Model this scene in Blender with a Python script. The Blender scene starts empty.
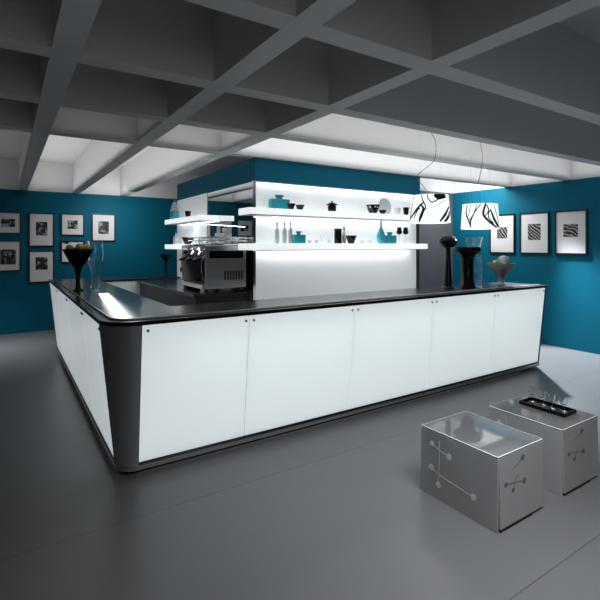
import bpy, bmesh, math, random
from mathutils import Vector, Matrix
random.seed(4)
PI = math.pi
SC = bpy.context.scene
COL = SC.collection

# ------------------------------------------------------------------ camera numbers (used to size things from the photo)
F = 453.6; EYE = 1.65
def at_y(u, y):
    q = (u-300)/F; Z = y/(.839-.544*q)
    return (.544+.839*q)*Z, Z
def at_x(u, x):
    q = (u-300)/F; Z = x/(.544+.839*q)
    return (.839-.544*q)*Z, Z

# ------------------------------------------------------------------ materials
def lin(c):
    return tuple(((v/255)/12.92 if v/255 <= .04045 else ((v/255+.055)/1.055)**2.4) for v in c)
def mat(name, base, rough=.5, metal=0, spec=.5, trans=0, ior=1.45, coat=0, emit=0, ecol=None, vary=.0, scale=6, bump=0, alpha=1):
    m = bpy.data.materials.new(name); m.use_nodes = True
    nt = m.node_tree; b = nt.nodes['Principled BSDF']
    b.inputs['Base Color'].default_value = (*base, 1)
    b.inputs['Roughness'].default_value = rough
    b.inputs['Metallic'].default_value = metal
    b.inputs['Specular IOR Level'].default_value = spec
    b.inputs['Transmission Weight'].default_value = trans
    b.inputs['IOR'].default_value = ior
    b.inputs['Coat Weight'].default_value = coat
    b.inputs['Alpha'].default_value = alpha
    if emit:
        b.inputs['Emission Color'].default_value = (*(ecol or base), 1)
        b.inputs['Emission Strength'].default_value = emit
    if vary or bump:
        tc = nt.nodes.new('ShaderNodeTexCoord'); n = nt.nodes.new('ShaderNodeTexNoise')
        n.inputs['Scale'].default_value = scale; n.inputs['Detail'].default_value = 5
        nt.links.new(tc.outputs['Object'], n.inputs['Vector'])
        if vary:
            r = nt.nodes.new('ShaderNodeMapRange')
            r.inputs['To Min'].default_value = 1-vary; r.inputs['To Max'].default_value = 1+vary
            nt.links.new(n.outputs['Fac'], r.inputs['Value'])
            mx = nt.nodes.new('ShaderNodeMix'); mx.data_type = 'RGBA'; mx.blend_type = 'MULTIPLY'
            mx.inputs['Factor'].default_value = 1
            mx.inputs[6].default_value = (*base, 1)
            cb = nt.nodes.new('ShaderNodeCombineColor')
            for k in range(3): nt.links.new(r.outputs['Result'], cb.inputs[k])
            nt.links.new(cb.outputs['Color'], mx.inputs[7])
            nt.links.new(mx.outputs[2], b.inputs['Base Color'])
        if bump:
            bp = nt.nodes.new('ShaderNodeBump'); bp.inputs['Strength'].default_value = bump; bp.inputs['Distance'].default_value = .01
            nt.links.new(n.outputs['Fac'], bp.inputs['Height']); nt.links.new(bp.outputs['Normal'], b.inputs['Normal'])
    return m

TEAL = mat('teal_paint', (.0025, .125, .20), .6, spec=.15, vary=.05, scale=3)
WHITE_PAINT = mat('white_paint', (.74, .74, .73), .7, vary=.03, scale=2)
CEIL = mat('ceiling_plaster', (.70, .705, .71), .75, vary=.04, scale=1.5)
GREY_WALL = mat('grey_paint', (.115, .118, .13), .6, vary=.05)
DIM_WALL = mat('charcoal_paint', (.10, .105, .115), .7, vary=.05)
WALL_PANEL = mat('white_panel_added_glow', (.80, .82, .82), .35, emit=.16, ecol=(.94, .99, 1), vary=.02, scale=2)  # faint emission added to whiten the panels beyond what the strips give
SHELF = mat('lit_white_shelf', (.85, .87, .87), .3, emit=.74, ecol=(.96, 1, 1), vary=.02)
SHELF_EDGE = mat('shelf_edge_trim', (.05, .052, .055), .4, vary=.05)
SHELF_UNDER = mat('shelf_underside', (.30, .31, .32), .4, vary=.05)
LED = mat('led_strip', (.9, .95, 1), .4, emit=2.0, ecol=(.88, .97, 1), vary=.01)
BLACK = mat('black_gloss', (.005, .005, .006), .16, spec=.28, vary=.1, scale=20)
COUNTER_TOP = mat('black_counter_lacquer', (.008, .008, .009), .22, vary=.15, scale=9)
BLACK_SATIN = mat('black_satin', (.012, .012, .013), .4, vary=.1, scale=14)
GUN = mat('gunmetal', (.40, .40, .43), .45, metal=.5, vary=.06, scale=4)
SILVER = mat('brushed_silver', (.62, .64, .66), .28, metal=1, vary=.05, scale=12)
STEEL = mat('satin_steel', (.45, .46, .47), .3, metal=.8, vary=.06, scale=5)
CHROME = mat('chrome', (.78, .79, .80), .12, metal=1, vary=.03, scale=9)
MIRROR = mat('mirror_glass', (.86, .88, .88), .02, metal=1, vary=.01, scale=1)
PLINTH = mat('black_plinth', (.008, .008, .009), .5, vary=.1)
CERAMIC = mat('white_ceramic', (.82, .84, .84), .25, vary=.02, scale=15)
FRAME = mat('black_frame', (.010, .010, .011), .35, vary=.1, scale=20)
PAPER = mat('mat_board', (.80, .80, .80), .6, vary=.02, scale=30)
TEALGLASS = mat('teal_glass', (.05, .46, .56), .12, spec=.6, trans=.25, vary=.08, scale=25)
CLEAR = mat('clear_glass', (.96, .985, .99), .03, trans=1, ior=1.4, vary=.01)
FROST = mat('frosted_glass', (.72, .76, .76), .3, trans=.35, vary=.04, scale=14)
LEMON = mat('lemon_skin', (.80, .55, .09), .45, vary=.12, scale=30, bump=.2)
APPLE = mat('green_skin', (.28, .40, .06), .4, vary=.25, scale=18)
LEAF = mat('leaf_green', (.07, .14, .03), .5, vary=.3, scale=20)
STONE = mat('grey_glaze', (.30, .33, .34), .35, vary=.35, scale=22)
STEM = mat('brown_stem', (.08, .05, .03), .7, vary=.2, scale=30)
SCRIB = mat('black_ink', (.010, .010, .011), .5, vary=.1, scale=20)
CABLE = mat('grey_cable', (.16, .165, .17), .5, vary=.1, scale=30)
MOL_L = mat('pale_print', (.72, .74, .75), .4, vary=.04, scale=20)
MOL_D = mat('dark_print', (.12, .125, .13), .4, vary=.05, scale=20)
EDGE = mat('painted_edge_glint', (.85, .87, .88), .15, vary=.02)  # pale colour standing in for light caught on the cube edges
COFFEE = mat('coffee_brown', (.05, .025, .012), .5, vary=.3, scale=60)

def mat_floor():
    m = bpy.data.materials.new('grey_resin_floor'); m.use_nodes = True
    nt = m.node_tree; b = nt.nodes['Principled BSDF']
    tc = nt.nodes.new('ShaderNodeTexCoord')
    br = nt.nodes.new('ShaderNodeTexBrick'); br.offset = 0
    br.inputs['Scale'].default_value = 1; br.inputs['Brick Width'].default_value = 60; br.inputs['Row Height'].default_value = 1.6
    br.inputs['Mortar Size'].default_value = .0035
    br.inputs['Color1'].default_value = (.150, .154, .160, 1); br.inputs['Color2'].default_value = (.158, .162, .168, 1)
    br.inputs['Mortar'].default_value = (.085, .087, .091, 1)
    mp = nt.nodes.new('ShaderNodeMapping'); mp.inputs['Location'].default_value = (30, 1.6*3-2.84, 0)
    nt.links.new(tc.outputs['Object'], mp.inputs['Vector']); nt.links.new(mp.outputs['Vector'], br.inputs['Vector'])
    n = nt.nodes.new('ShaderNodeTexNoise'); n.inputs['Scale'].default_value = 1.6; n.inputs['Detail'].default_value = 6
    nt.links.new(tc.outputs['Object'], n.inputs['Vector'])
    r = nt.nodes.new('ShaderNodeMapRange'); r.inputs['To Min'].default_value = .26; r.inputs['To Max'].default_value = .40
    nt.links.new(n.outputs['Fac'], r.inputs['Value'])
    nt.links.new(r.outputs['Result'], b.inputs['Roughness'])
    nt.links.new(br.outputs['Color'], b.inputs['Base Color'])
    b.inputs['Specular IOR Level'].default_value = .35
    return m
FLOOR = mat_floor()

def mat_backlit(name, e, tr):
    """frosted acrylic, lit from inside the counter"""
    m = bpy.data.materials.new(name); m.use_nodes = True
    nt = m.node_tree; nt.nodes.clear()
    out = nt.nodes.new('ShaderNodeOutputMaterial')
    t = nt.nodes.new('ShaderNodeBsdfTranslucent'); d = nt.nodes.new('ShaderNodeBsdfDiffuse'); g = nt.nodes.new('ShaderNodeBsdfGlossy')
    em = nt.nodes.new('ShaderNodeEmission'); em.inputs['Color'].default_value = (.93, .98, 1, 1); em.inputs['Strength'].default_value = e
    n = nt.nodes.new('ShaderNodeTexNoise'); n.inputs['Scale'].default_value = 3
    r = nt.nodes.new('ShaderNodeMapRange'); r.inputs['To Min'].default_value = .1; r.inputs['To Max'].default_value = .2
    nt.links.new(n.outputs['Fac'], r.inputs['Value']); nt.links.new(r.outputs['Result'], g.inputs['Roughness'])
    t.inputs['Color'].default_value = (.84, .88, .89, 1); d.inputs['Color'].default_value = (.76, .79, .80, 1)
    m1 = nt.nodes.new('ShaderNodeMixShader'); m1.inputs[0].default_value = tr
    nt.links.new(d.outputs[0], m1.inputs[1]); nt.links.new(t.outputs[0], m1.inputs[2])
    fr = nt.nodes.new('ShaderNodeFresnel'); fr.inputs['IOR'].default_value = 1.35
    m2 = nt.nodes.new('ShaderNodeMixShader'); nt.links.new(fr.outputs[0], m2.inputs[0])
    nt.links.new(m1.outputs[0], m2.inputs[1]); nt.links.new(g.outputs[0], m2.inputs[2])
    a = nt.nodes.new('ShaderNodeAddShader'); nt.links.new(m2.outputs[0], a.inputs[0]); nt.links.new(em.outputs[0], a.inputs[1])
    nt.links.new(a.outputs[0], out.inputs['Surface'])
    return m
BACKLIT = mat_backlit('backlit_frosted_acrylic', .27, .65)
SHADE = mat_backlit('lamp_shade_film', .42, .6)

def mat_acrylic(name, col, tr_w, transp):
    """smoky translucent acrylic sheet"""
    m = bpy.data.materials.new(name); m.use_nodes = True
    nt = m.node_tree; nt.nodes.clear()
    out = nt.nodes.new('ShaderNodeOutputMaterial')
    tp = nt.nodes.new('ShaderNodeBsdfTransparent'); tp.inputs['Color'].default_value = (.86, .88, .89, 1)
    t = nt.nodes.new('ShaderNodeBsdfTranslucent'); d = nt.nodes.new('ShaderNodeBsdfDiffuse'); g = nt.nodes.new('ShaderNodeBsdfGlossy')
    n = nt.nodes.new('ShaderNodeTexNoise'); n.inputs['Scale'].default_value = 4
    r = nt.nodes.new('ShaderNodeMapRange'); r.inputs['To Min'].default_value = .02; r.inputs['To Max'].default_value = .05
    nt.links.new(n.outputs['Fac'], r.inputs['Value']); nt.links.new(r.outputs['Result'], g.inputs['Roughness'])
    t.inputs['Color'].default_value = (*col, 1); d.inputs['Color'].default_value = (*col, 1)
    m1 = nt.nodes.new('ShaderNodeMixShader'); m1.inputs[0].default_value = tr_w
    nt.links.new(d.outputs[0], m1.inputs[1]); nt.links.new(t.outputs[0], m1.inputs[2])
    m2 = nt.nodes.new('ShaderNodeMixShader'); m2.inputs[0].default_value = transp
    nt.links.new(m1.outputs[0], m2.inputs[1]); nt.links.new(tp.outputs[0], m2.inputs[2])
    fr = nt.nodes.new('ShaderNodeFresnel'); fr.inputs['IOR'].default_value = 1.45
    m3 = nt.nodes.new('ShaderNodeMixShader'); nt.links.new(fr.outputs[0], m3.inputs[0])
    nt.links.new(m2.outputs[0], m3.inputs[1]); nt.links.new(g.outputs[0], m3.inputs[2])
    nt.links.new(m3.outputs[0], out.inputs['Surface'])
    return m
ACRYLIC = mat_acrylic('smoky_acrylic', (.70, .71, .72), .45, .25)
ACRYLIC_TOP = mat_acrylic('smoky_acrylic_top', (.55, .56, .57), .5, .48)

def mat_dotted():
    m = mat('dotted_glaze', (.006, .006, .007), .15)
    nt = m.node_tree; b = nt.nodes['Principled BSDF']; tc = nt.nodes.new('ShaderNodeTexCoord')
    v = nt.nodes.new('ShaderNodeTexVoronoi'); v.inputs['Scale'].default_value = 24; v.inputs['Randomness'].default_value = .35
    cr = nt.nodes.new('ShaderNodeValToRGB'); cr.color_ramp.interpolation = 'CONSTANT'
    cr.color_ramp.elements[0].color = (.7, .72, .72, 1); cr.color_ramp.elements[1].position = .30; cr.color_ramp.elements[1].color = (.006, .006, .007, 1)
    nt.links.new(tc.outputs['Object'], v.inputs['Vector']); nt.links.new(v.outputs['Distance'], cr.inputs['Fac']); nt.links.new(cr.outputs['Color'], b.inputs['Base Color'])
    return m
DOTTED = mat_dotted()

def mat_print(name, seed, kind):
    m = bpy.data.materials.new(name); m.use_nodes = True
    nt = m.node_tree; b = nt.nodes['Principled BSDF']; b.inputs['Roughness'].default_value = .5
    tc = nt.nodes.new('ShaderNodeTexCoord'); mp = nt.nodes.new('ShaderNodeMapping')
    mp.inputs['Location'].default_value = (seed*1.7, seed*2.3, seed*.9); mp.inputs['Rotation'].default_value = (seed*.5, .4+seed*.3, .3)
    nt.links.new(tc.outputs['Object'], mp.inputs['Vector'])
    if kind == 'stripe':
        w = nt.nodes.new('ShaderNodeTexWave'); w.inputs['Scale'].default_value = 7; w.inputs['Distortion'].default_value = 6; w.inputs['Detail Scale'].default_value = 1.2; w.inputs['Detail'].default_value = 1
        o = w.outputs['Fac']
    else:
        w = nt.nodes.new('ShaderNodeTexNoise'); w.inputs['Scale'].default_value = 14; w.inputs['Detail'].default_value = 3
        o = w.outputs['Fac']
    nt.links.new(mp.outputs['Vector'], w.inputs['Vector'])
    cr = nt.nodes.new('ShaderNodeValToRGB')
    cr.color_ramp.elements[0].position = .5 if kind != 'stripe' else .45; cr.color_ramp.elements[0].color = (.008, .008, .009, 1)
    cr.color_ramp.elements[1].position = .66 if kind != 'stripe' else .95; cr.color_ramp.elements[1].color = (.42, .42, .43, 1)
    nt.links.new(o, cr.inputs['Fac']); nt.links.new(cr.outputs['Color'], b.inputs['Base Color'])
    return m

# ------------------------------------------------------------------ mesh helpers
def hexa(bm, p):
    """p: 8 corners, bottom four counter-clockwise seen from above, then the top four"""
    v = [bm.verts.new(q) for q in p]
    for f in ((3,2,1,0), (4,5,6,7), (0,1,5,4), (1,2,6,5), (2,3,7,6), (3,0,4,7)):
        bm.faces.new([v[i] for i in f])
def box(bm, x0, x1, y0, y1, z0, z1):
    hexa(bm, [(x0,y0,z0),(x1,y0,z0),(x1,y1,z0),(x0,y1,z0),(x0,y0,z1),(x1,y0,z1),(x1,y1,z1),(x0,y1,z1)])
def lathe(bm, prof, seg=28, c=(0,0,0), sx=1, sy=1, M=None):
    """prof: list of (r, z) going round the section; r = 0 ends close on the axis"""
    rings = []
    for r, z in prof:
        if r <= 1e-6:
            rings.append([bm.verts.new((c[0], c[1], c[2]+z))])
        else:
            rings.append([bm.verts.new((c[0]+r*sx*math.cos(2*PI*k/seg), c[1]+r*sy*math.sin(2*PI*k/seg), c[2]+z)) for k in range(seg)])
    vs = [v for r in rings for v in r]
    for a, b in zip(rings, rings[1:]):
        for k in range(seg):
            k2 = (k+1) % seg
            if len(a) == 1 and len(b) == 1: continue
            if len(a) == 1: bm.faces.new((a[0], b[k2], b[k]))
            elif len(b) == 1: bm.faces.new((a[k], a[k2], b[0]))
            else: bm.faces.new((a[k], a[k2], b[k2], b[k]))
    if M is not None: bmesh.ops.transform(bm, matrix=M, verts=vs)
    return vs
def tube(bm, pts, r, seg=8):
    pts = [Vector(p) for p in pts]
    rings = []
    up = Vector((0, 0, 1))
    for i, p in enumerate(pts):
        d = (pts[min(i+1, len(pts)-1)]-pts[max(i-1, 0)]).normalized()
        a = d.cross(up)
        if a.length < 1e-3: a = d.cross(Vector((1, 0, 0)))
        a.normalize(); b = d.cross(a)
        rr = r[i] if isinstance(r, (list, tuple)) else r
        rings.append([bm.verts.new(p + (a*math.cos(2*PI*k/seg)+b*math.sin(2*PI*k/seg))*rr) for k in range(seg)])
    for A, B in zip(rings, rings[1:]):
        for k in range(seg): bm.faces.new((A[k], A[(k+1) % seg], B[(k+1) % seg], B[k]))
    bm.faces.new(rings[0][::-1]); bm.faces.new(rings[-1])
def prism(bm, poly, z0, z1):
    lo = [bm.verts.new((x, y, z0)) for x, y in poly]; hi = [bm.verts.new((x, y, z1)) for x, y in poly]
    n = len(poly)
    bm.faces.new(lo[::-1]); bm.faces.new(hi)
    for i in range(n): bm.faces.new((lo[i], lo[(i+1) % n], hi[(i+1) % n], hi[i]))
def spline(pts, n=8):
    P = [Vector(p) for p in pts]; out = []
    for i in range(len(P)-1):
        p0, p1, p2, p3 = P[max(i-1, 0)], P[i], P[i+1], P[min(i+2, len(P)-1)]
        for k in range(n):
            t = k/n
            out.append(.5*((2*p1)+(-p0+p2)*t+(2*p0-5*p1+4*p2-p3)*t*t+(-p0+3*p1-3*p2+p3)*t**3))
    out.append(P[-1]); return out

def obj(name, bm, m, parent=None, bevel=0, smooth=False, seg=2, loc=None):
    bmesh.ops.recalc_face_normals(bm, faces=bm.faces[:])
    me = bpy.data.meshes.new(name); bm.to_mesh(me); bm.free()
    o = bpy.data.objects.new(name, me); COL.objects.link(o)
    for q in (m if isinstance(m, (list, tuple)) else [m]): me.materials.append(q)
    if parent: o.parent = parent
    if loc: o.location = loc
    if smooth:
        for p in me.polygons: p.use_smooth = True
        try: me.set_sharp_from_angle(angle=math.radians(40))
        except Exception: pass
    if bevel:
        b = o.modifiers.new('bevel', 'BEVEL'); b.width = bevel; b.segments = seg; b.limit_method = 'ANGLE'; b.angle_limit = math.radians(40)
    return o
def tag(o, label, cat, group=None, kind=None):
    o['label'] = label; o['category'] = cat
    if group: o['group'] = group
    if kind: o['kind'] = kind
    return o
def thing(name, label, cat, loc=(0,0,0), rz=0, group=None):
    o = bpy.data.objects.new(name, None); COL.objects.link(o)
    o.empty_display_size = .1; o.location = loc; o.rotation_euler = (0, 0, rz)
    return tag(o, label, cat, group)
def struct(name, bm, m, label=None, parent=None, **k):
    o = obj(name, bm, m, parent, **k)
    o['kind'] = 'structure'
    if parent is None:
        o['label'] = label; o['category'] = name.split('_')[0] if name.split('_')[0] in ('wall', 'floor', 'ceiling', 'trim') else 'beam'
    return o
def copy_tree(o, parent=None):
    c = o.copy(); COL.objects.link(c)
    if parent: c.parent = parent
    for ch in list(o.children): copy_tree(ch, c)
    return c
def mk(fn, *a, **k):
    bm = bmesh.new(); fn(bm, *a, **k); return bm
def boxes(*bs):
    bm = bmesh.new()
    for b in bs: box(bm, *b)
    return bm

# ------------------------------------------------------------------ room shell
X0, X1, Y0, Y1, ZC, ZB = -3.0, 7.5, -3.5, 10.0, 3.25, 2.68
struct('floor', boxes((X0-.2, X1+.2, Y0-.2, Y1+.2, -.1, 0)), FLOOR, 'smooth dark grey floor with faint large slab joints')
struct('ceiling', boxes((X0-.2, X1+.2, Y0-.2, Y1+.2, ZC, ZC+.1)), CEIL, 'pale plaster ceiling above the grid of deep beams')
struct('wall_back', boxes((X0, X1, Y1, Y1+.15, 0, ZB)), TEAL, 'dark teal wall with two rows of framed pictures')
struct('trim_1', boxes((X0, X1, Y1-.005, Y1+.15, ZB, ZC)), WHITE_PAINT, 'white upper strip over the teal wall with two rows of pictures')
struct('wall_right', boxes((X1, X1+.15, Y0, Y1, 0, ZB)), TEAL, 'teal wall with a row of three framed pictures')
struct('trim_2', boxes((X1-.005, X1+.15, Y0, Y1, ZB, ZC)), WHITE_PAINT, 'white upper strip over the teal wall with three pictures')
struct('wall_left', boxes((X0-.15, X0, Y0, Y1, 0, ZC)), DIM_WALL, 'charcoal wall outside the picture beside the picture wall')
struct('wall_front', boxes((X0, X1, Y0-.15, Y0, 0, ZC)), DIM_WALL, 'charcoal wall opposite the lit counter front')
struct('wall_recess', boxes((5.245, X1-.001, 5.95, 6.10, 0, ZB)), GREY_WALL, 'plain dark grey wall between the lit display block and the teal wall')
struct('trim_3', boxes((5.245, X1-.006, 5.945, 6.10, ZB, ZC)), WHITE_PAINT, 'white upper strip over the plain dark grey wall')

# beams running away (along y) and across (along x)
b_lab = {-.70: 'ceiling beam running towards the picture wall, farthest from the display block',
         .20: 'ceiling beam running to the picture wall above the square picture with a low companion',
         1.10: 'ceiling beam running to the picture wall, middle of the three in view',
         2.00: 'ceiling beam running past the side of the teal bulkhead'}
for x, l in b_lab.items():
    struct('ceiling_beam', boxes((x, x+.14, Y0, Y1-.006, ZB, ZC)), CEIL, l)
a_lab = {-.20: 'cross beam of the ceiling near the front wall', .76: 'cross beam of the ceiling second from the front wall', 1.73: 'cross beam of the ceiling third from the front wall',
         2.70: 'cross beam of the ceiling, the nearest that is seen whole', 3.67: 'cross beam of the ceiling above the front of the lit counter', 4.69: 'cross beam of the ceiling along the top of the teal bulkhead'}
for y, l in a_lab.items():
    struct('ceiling_beam', boxes((X0, X1-.006, y, y+.14, ZB+.001, ZC)), CEIL, l)

# ------------------------------------------------------------------ central display block
BX0, BX1, BY0, BY1 = 2.45, 5.24, 4.80, 7.63
struct('wall_center', boxes((BX0+.03, BX1-.03, BY0+.02, BY1-.02, 0, 2.67)), WHITE_PAINT, 'core of the display block in the middle of the room')
struct('trim_4', boxes((BX0, BX1, BY0-.045, BY1, 2.41, 2.679)), TEAL, 'teal bulkhead band round the top of the display block', bevel=.002)
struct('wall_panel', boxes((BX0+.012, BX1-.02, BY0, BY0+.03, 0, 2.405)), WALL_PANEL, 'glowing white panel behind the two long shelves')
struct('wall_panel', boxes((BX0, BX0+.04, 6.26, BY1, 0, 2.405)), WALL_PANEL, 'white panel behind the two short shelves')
struct('trim_5', boxes((BX0-.012, BX0+.022, BY0-.03, BY0+.012, .0, 2.405)), CHROME, 'thin chrome edge strip at the near corner of the display block')
struct('trim_6', boxes((BX1-.035, BX1, BY0-.03, BY0+.03, 0, 2.405)), BLACK_SATIN, 'narrow black edge strip at the far end of the long shelves')
t = thing('wall_mirror', 'tall mirror on the side of the display block behind the coffee machine', 'mirror', (BX0, 5.33, 1.11))
obj('glass', boxes((.002, .028, -.515, .915, 0, 1.29)), MIRROR, t)
obj('frame', boxes((-.004, .028, .9152, .925, -.002, 1.29), (-.004, .028, -.515, .915, -.01, -.0002)), SILVER, t)

# ------------------------------------------------------------------ shelves
def shelf(label, x0, x1, y0, y1, z, group, strip):
    t = thing('display_shelf', label, 'shelf', ((x0+x1)/2, (y0+y1)/2, z-.075), 0, group)
    hx, hy = (x1-x0)/2, (y1-y0)/2
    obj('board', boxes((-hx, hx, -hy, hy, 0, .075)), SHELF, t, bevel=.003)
    a, b, c, d = strip
    obj('edge_trim', boxes((-hx, hx, -hy, -hy+.01, -.006, -.0003)) if hx > hy else boxes((-hx, -hx+.01, -hy, hy, -.006, -.0003)), SHELF_EDGE, t)
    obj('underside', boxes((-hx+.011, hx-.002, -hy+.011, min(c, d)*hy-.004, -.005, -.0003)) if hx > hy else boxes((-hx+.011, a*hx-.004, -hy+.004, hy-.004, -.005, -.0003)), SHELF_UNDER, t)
    obj('led_strip', boxes((a*hx, b*hx, c*hy, d*hy, -.006, -.0005)), LED, t)
    return t
S1 = shelf('upper of the two long glowing white shelves', 2.26, 5.13, 4.51, 4.798, 2.07, 'long glowing shelves', (-.7, .95, .55, .8))
S2 = shelf('lower of the two long glowing white shelves', 2.26, 5.13, 4.51, 4.798, 1.668, 'long glowing shelves', (-.7, .95, .55, .8))
S3 = shelf('upper of the two short white shelves beside the mirror', 2.20, 2.448, 5.88, 7.50, 2.06, 'short shelves', (.5, .75, -.9, .9))
S4 = shelf('lower of the two short white shelves beside the mirror', 2.20, 2.448, 5.88, 7.50, 1.66, 'short shelves', (.5, .75, -.9, .9))
ZU, ZL, ZSU, ZSL = 2.0702, 1.6682, 2.0602, 1.6602

# ------------------------------------------------------------------ bar counter
CX, CY = .80, 3.50
XE, YE = 6.0, 7.97
ZT = 1.085
def R(z): return .125 + .11*z/ZT
bar = thing('bar_counter', 'long white backlit bar counter with rounded gunmetal corner and black top', 'counter', (CX, CY, 0))
def P(x, y, z): return (x-CX, y-CY, z)
zb, zt = .085, 1.083
xs = [CX, 1.64, 2.73, 3.82, 4.91, XE-.02]
for a, b in zip(xs, xs[1:]):
    a2, b2 = a+.004, b-.004
    bm = bmesh.new()
    hexa(bm, [P(a2, CY-R(zb), zb), P(b2, CY-R(zb), zb), P(b2, CY-R(zb)+.014, zb), P(a2, CY-R(zb)+.014, zb),
              P(a2, CY-R(zt), zt), P(b2, CY-R(zt), zt), P(b2, CY-R(zt)+.014, zt), P(a2, CY-R(zt)+.014, zt)])
    p = obj('front_panel', bm, BACKLIT, bar, bevel=.002)
    for cx in ([a+.04] if a == CX else [a+.035]) + [b-.035]:
        cl = bmesh.new(); rot = Matrix.Translation(Vector(P(cx, CY-R(1.045)-.001, 1.045))) @ Matrix.Rotation(PI/2, 4, 'X')
        lathe(cl, [(0, 0), (.012, 0), (.012, .006), (.009, .010), (0, .010)], 14, M=rot)
        obj('clip', cl, SILVER, p, smooth=True)
ys = [CY, 4.42, 5.60, 6.78, YE-.02]
for a, b in zip(ys, ys[1:]):
    a2, b2 = a+.004, b-.004
    bm = bmesh.new()
    hexa(bm, [P(CX-R(zb), a2, zb), P(CX-R(zb)+.014, a2, zb), P(CX-R(zb)+.014, b2, zb), P(CX-R(zb), b2, zb),
              P(CX-R(zt), a2, zt), P(CX-R(zt)+.014, a2, zt), P(CX-R(zt)+.014, b2, zt), P(CX-R(zt), b2, zt)])
    p = obj('side_panel', bm, BACKLIT, bar, bevel=.002)
    for cy in (a+.035, b-.035):
        cl = bmesh.new(); rot = Matrix.Translation(Vector(P(CX-R(1.045)-.001, cy, 1.045))) @ Matrix.Rotation(-PI/2, 4, 'Y')
        lathe(cl, [(0, 0), (.012, 0), (.012, .006), (.009, .010), (0, .010)], 14, M=rot)
        obj('clip', cl, SILVER, p, smooth=True)
def sweep(off0, off1, z0, z1, ends=True, arc_only=False, thick=.02):
    """a band following the outside of the counter: side, round corner, front"""
    bm = bmesh.new()
    path = []
    if not arc_only: path.append(('s', YE))
    for k in range(17): path.append(('a', PI+PI/2*k/16))
    if not arc_only: path.append(('f', XE))
    rows = []
    for kind, val in path:
        row = []
        for z, off in ((z0, off0), (z1, off1), (z1, off1-thick), (z0, off0-thick)):
            r = off
            if kind == 's': q = (-r, val-CY, z)
            elif kind == 'f': q = (val-CX, -r, z)
            else: q = (r*math.cos(val), r*math.sin(val), z)
            row.append(bm.verts.new(q))
        rows.append(row)
    for A, B in zip(rows, rows[1:]):
        for k in range(4): bm.faces.new((A[k], A[(k+1) % 4], B[(k+1) % 4], B[k]))
    bm.faces.new(rows[0]); bm.faces.new(rows[-1][::-1])
    return bm
obj('corner_post', sweep(R(.03)+.008, R(1.09)+.008, .035, 1.086, arc_only=True, thick=.05), GUN, bar, smooth=True)
obj('plinth', sweep(.095, .095, 0, .045, thick=.05), PLINTH, bar)
obj('bottom_rail', sweep(R(.04)+.014, R(.075)+.012, .035, .062, thick=.03), GUN, bar, smooth=True)
obj('rail_edge', sweep(R(.05)+.018, R(.075)+.016, .062, .070, thick=.03), SILVER, bar, smooth=True)
obj('bottom_bead', sweep(R(.07)+.006, R(.09)+.006, .071, .088, thick=.02), BLACK_SATIN, bar, smooth=True)
for xx in xs[1:-1]:
    bm = bmesh.new()
    hexa(bm, [P(xx-.012, CY-R(zb)+.0155, zb), P(xx+.012, CY-R(zb)+.0155, zb), P(xx+.012, CY-R(zb)+.03, zb), P(xx-.012, CY-R(zb)+.03, zb),
              P(xx-.012, CY-R(zt)+.0155, zt), P(xx+.012, CY-R(zt)+.0155, zt), P(xx+.012, CY-R(zt)+.03, zt), P(xx-.012, CY-R(zt)+.03, zt)])
    obj('seam_blocker', bm, GUN, bar)  # added strip behind the seam, blocks the inner light so it reads dark
for yy in ys[1:-1]:
    bm = bmesh.new()
    hexa(bm, [P(CX-R(zb)+.0155, yy-.012, zb), P(CX-R(zb)+.03, yy-.012, zb), P(CX-R(zb)+.03, yy+.012, zb), P(CX-R(zb)+.0155, yy+.012, zb),
              P(CX-R(zt)+.0155, yy-.012, zt), P(CX-R(zt)+.03, yy-.012, zt), P(CX-R(zt)+.03, yy+.012, zt), P(CX-R(zt)+.0155, yy+.012, zt)])
    obj('seam_blocker', bm, GUN, bar)  # same added light blocker behind the side seams
def arc(r): return [(CX+r*math.cos(PI+PI/2*k/16), CY+r*math.sin(PI+PI/2*k/16)) for k in range(17)]
ro = .250
poly = [(CX-ro, YE)] + arc(ro) + [(XE+.008, CY-ro), (XE+.008, 3.92), (1.20, 3.92), (1.20, 7.40), (2.44, 7.40), (2.44, YE)]
bm = bmesh.new(); prism(bm, [(x-CX, y-CY) for x, y in poly], 1.088, 1.118)
ct = obj('countertop', bm, COUNTER_TOP, bar, bevel=.004)
ri = .175
poly_o = [(CX-ri, YE-.06)] + arc(ri) + [(XE-.06, CY-ri)]
rim = bmesh.new()
tube(rim, [(x-CX, y-CY, 1.122) for x, y in poly_o], .009, 8)
obj('rim', rim, GUN, ct, smooth=True)
# ends and working side
bm = bmesh.new()
hexa(bm, [P(XE-.018, CY-R(.03)-.004, .03), P(XE+.004, CY-R(.03)-.004, .03), P(XE+.004, 3.90, .03), P(XE-.018, 3.90, .03),
          P(XE-.018, CY-R(1.086)-.004, 1.087), P(XE+.004, CY-R(1.086)-.004, 1.087), P(XE+.004, 3.90, 1.087), P(XE-.018, 3.90, 1.087)])
obj('end_cap', bm, BLACK_SATIN, bar, bevel=.003)
bm = bmesh.new()
hexa(bm, [P(CX-R(.03)-.004, YE-.018, .03), P(2.44, YE-.018, .03), P(2.44, YE, .03), P(CX-R(.03)-.004, YE, .03),
          P(CX-R(1.086)-.004, YE-.018, 1.087), P(2.44, YE-.018, 1.087), P(2.44, YE, 1.087), P(CX-R(1.086)-.004, YE, 1.087)])
obj('end_cap', bm, BLACK_SATIN, bar, bevel=.003)
obj('inner_panel', boxes((1.16-CX, XE-.02-CX, 3.86-CY, 3.88-CY, .0, 1.087), (1.16-CX, 1.18-CX, 3.88-CY, 7.44-CY, 0, 1.087), (1.18-CX, 2.44-CX, 7.42-CY, 7.44-CY, 0, 1.087)), CERAMIC, bar)
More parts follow.
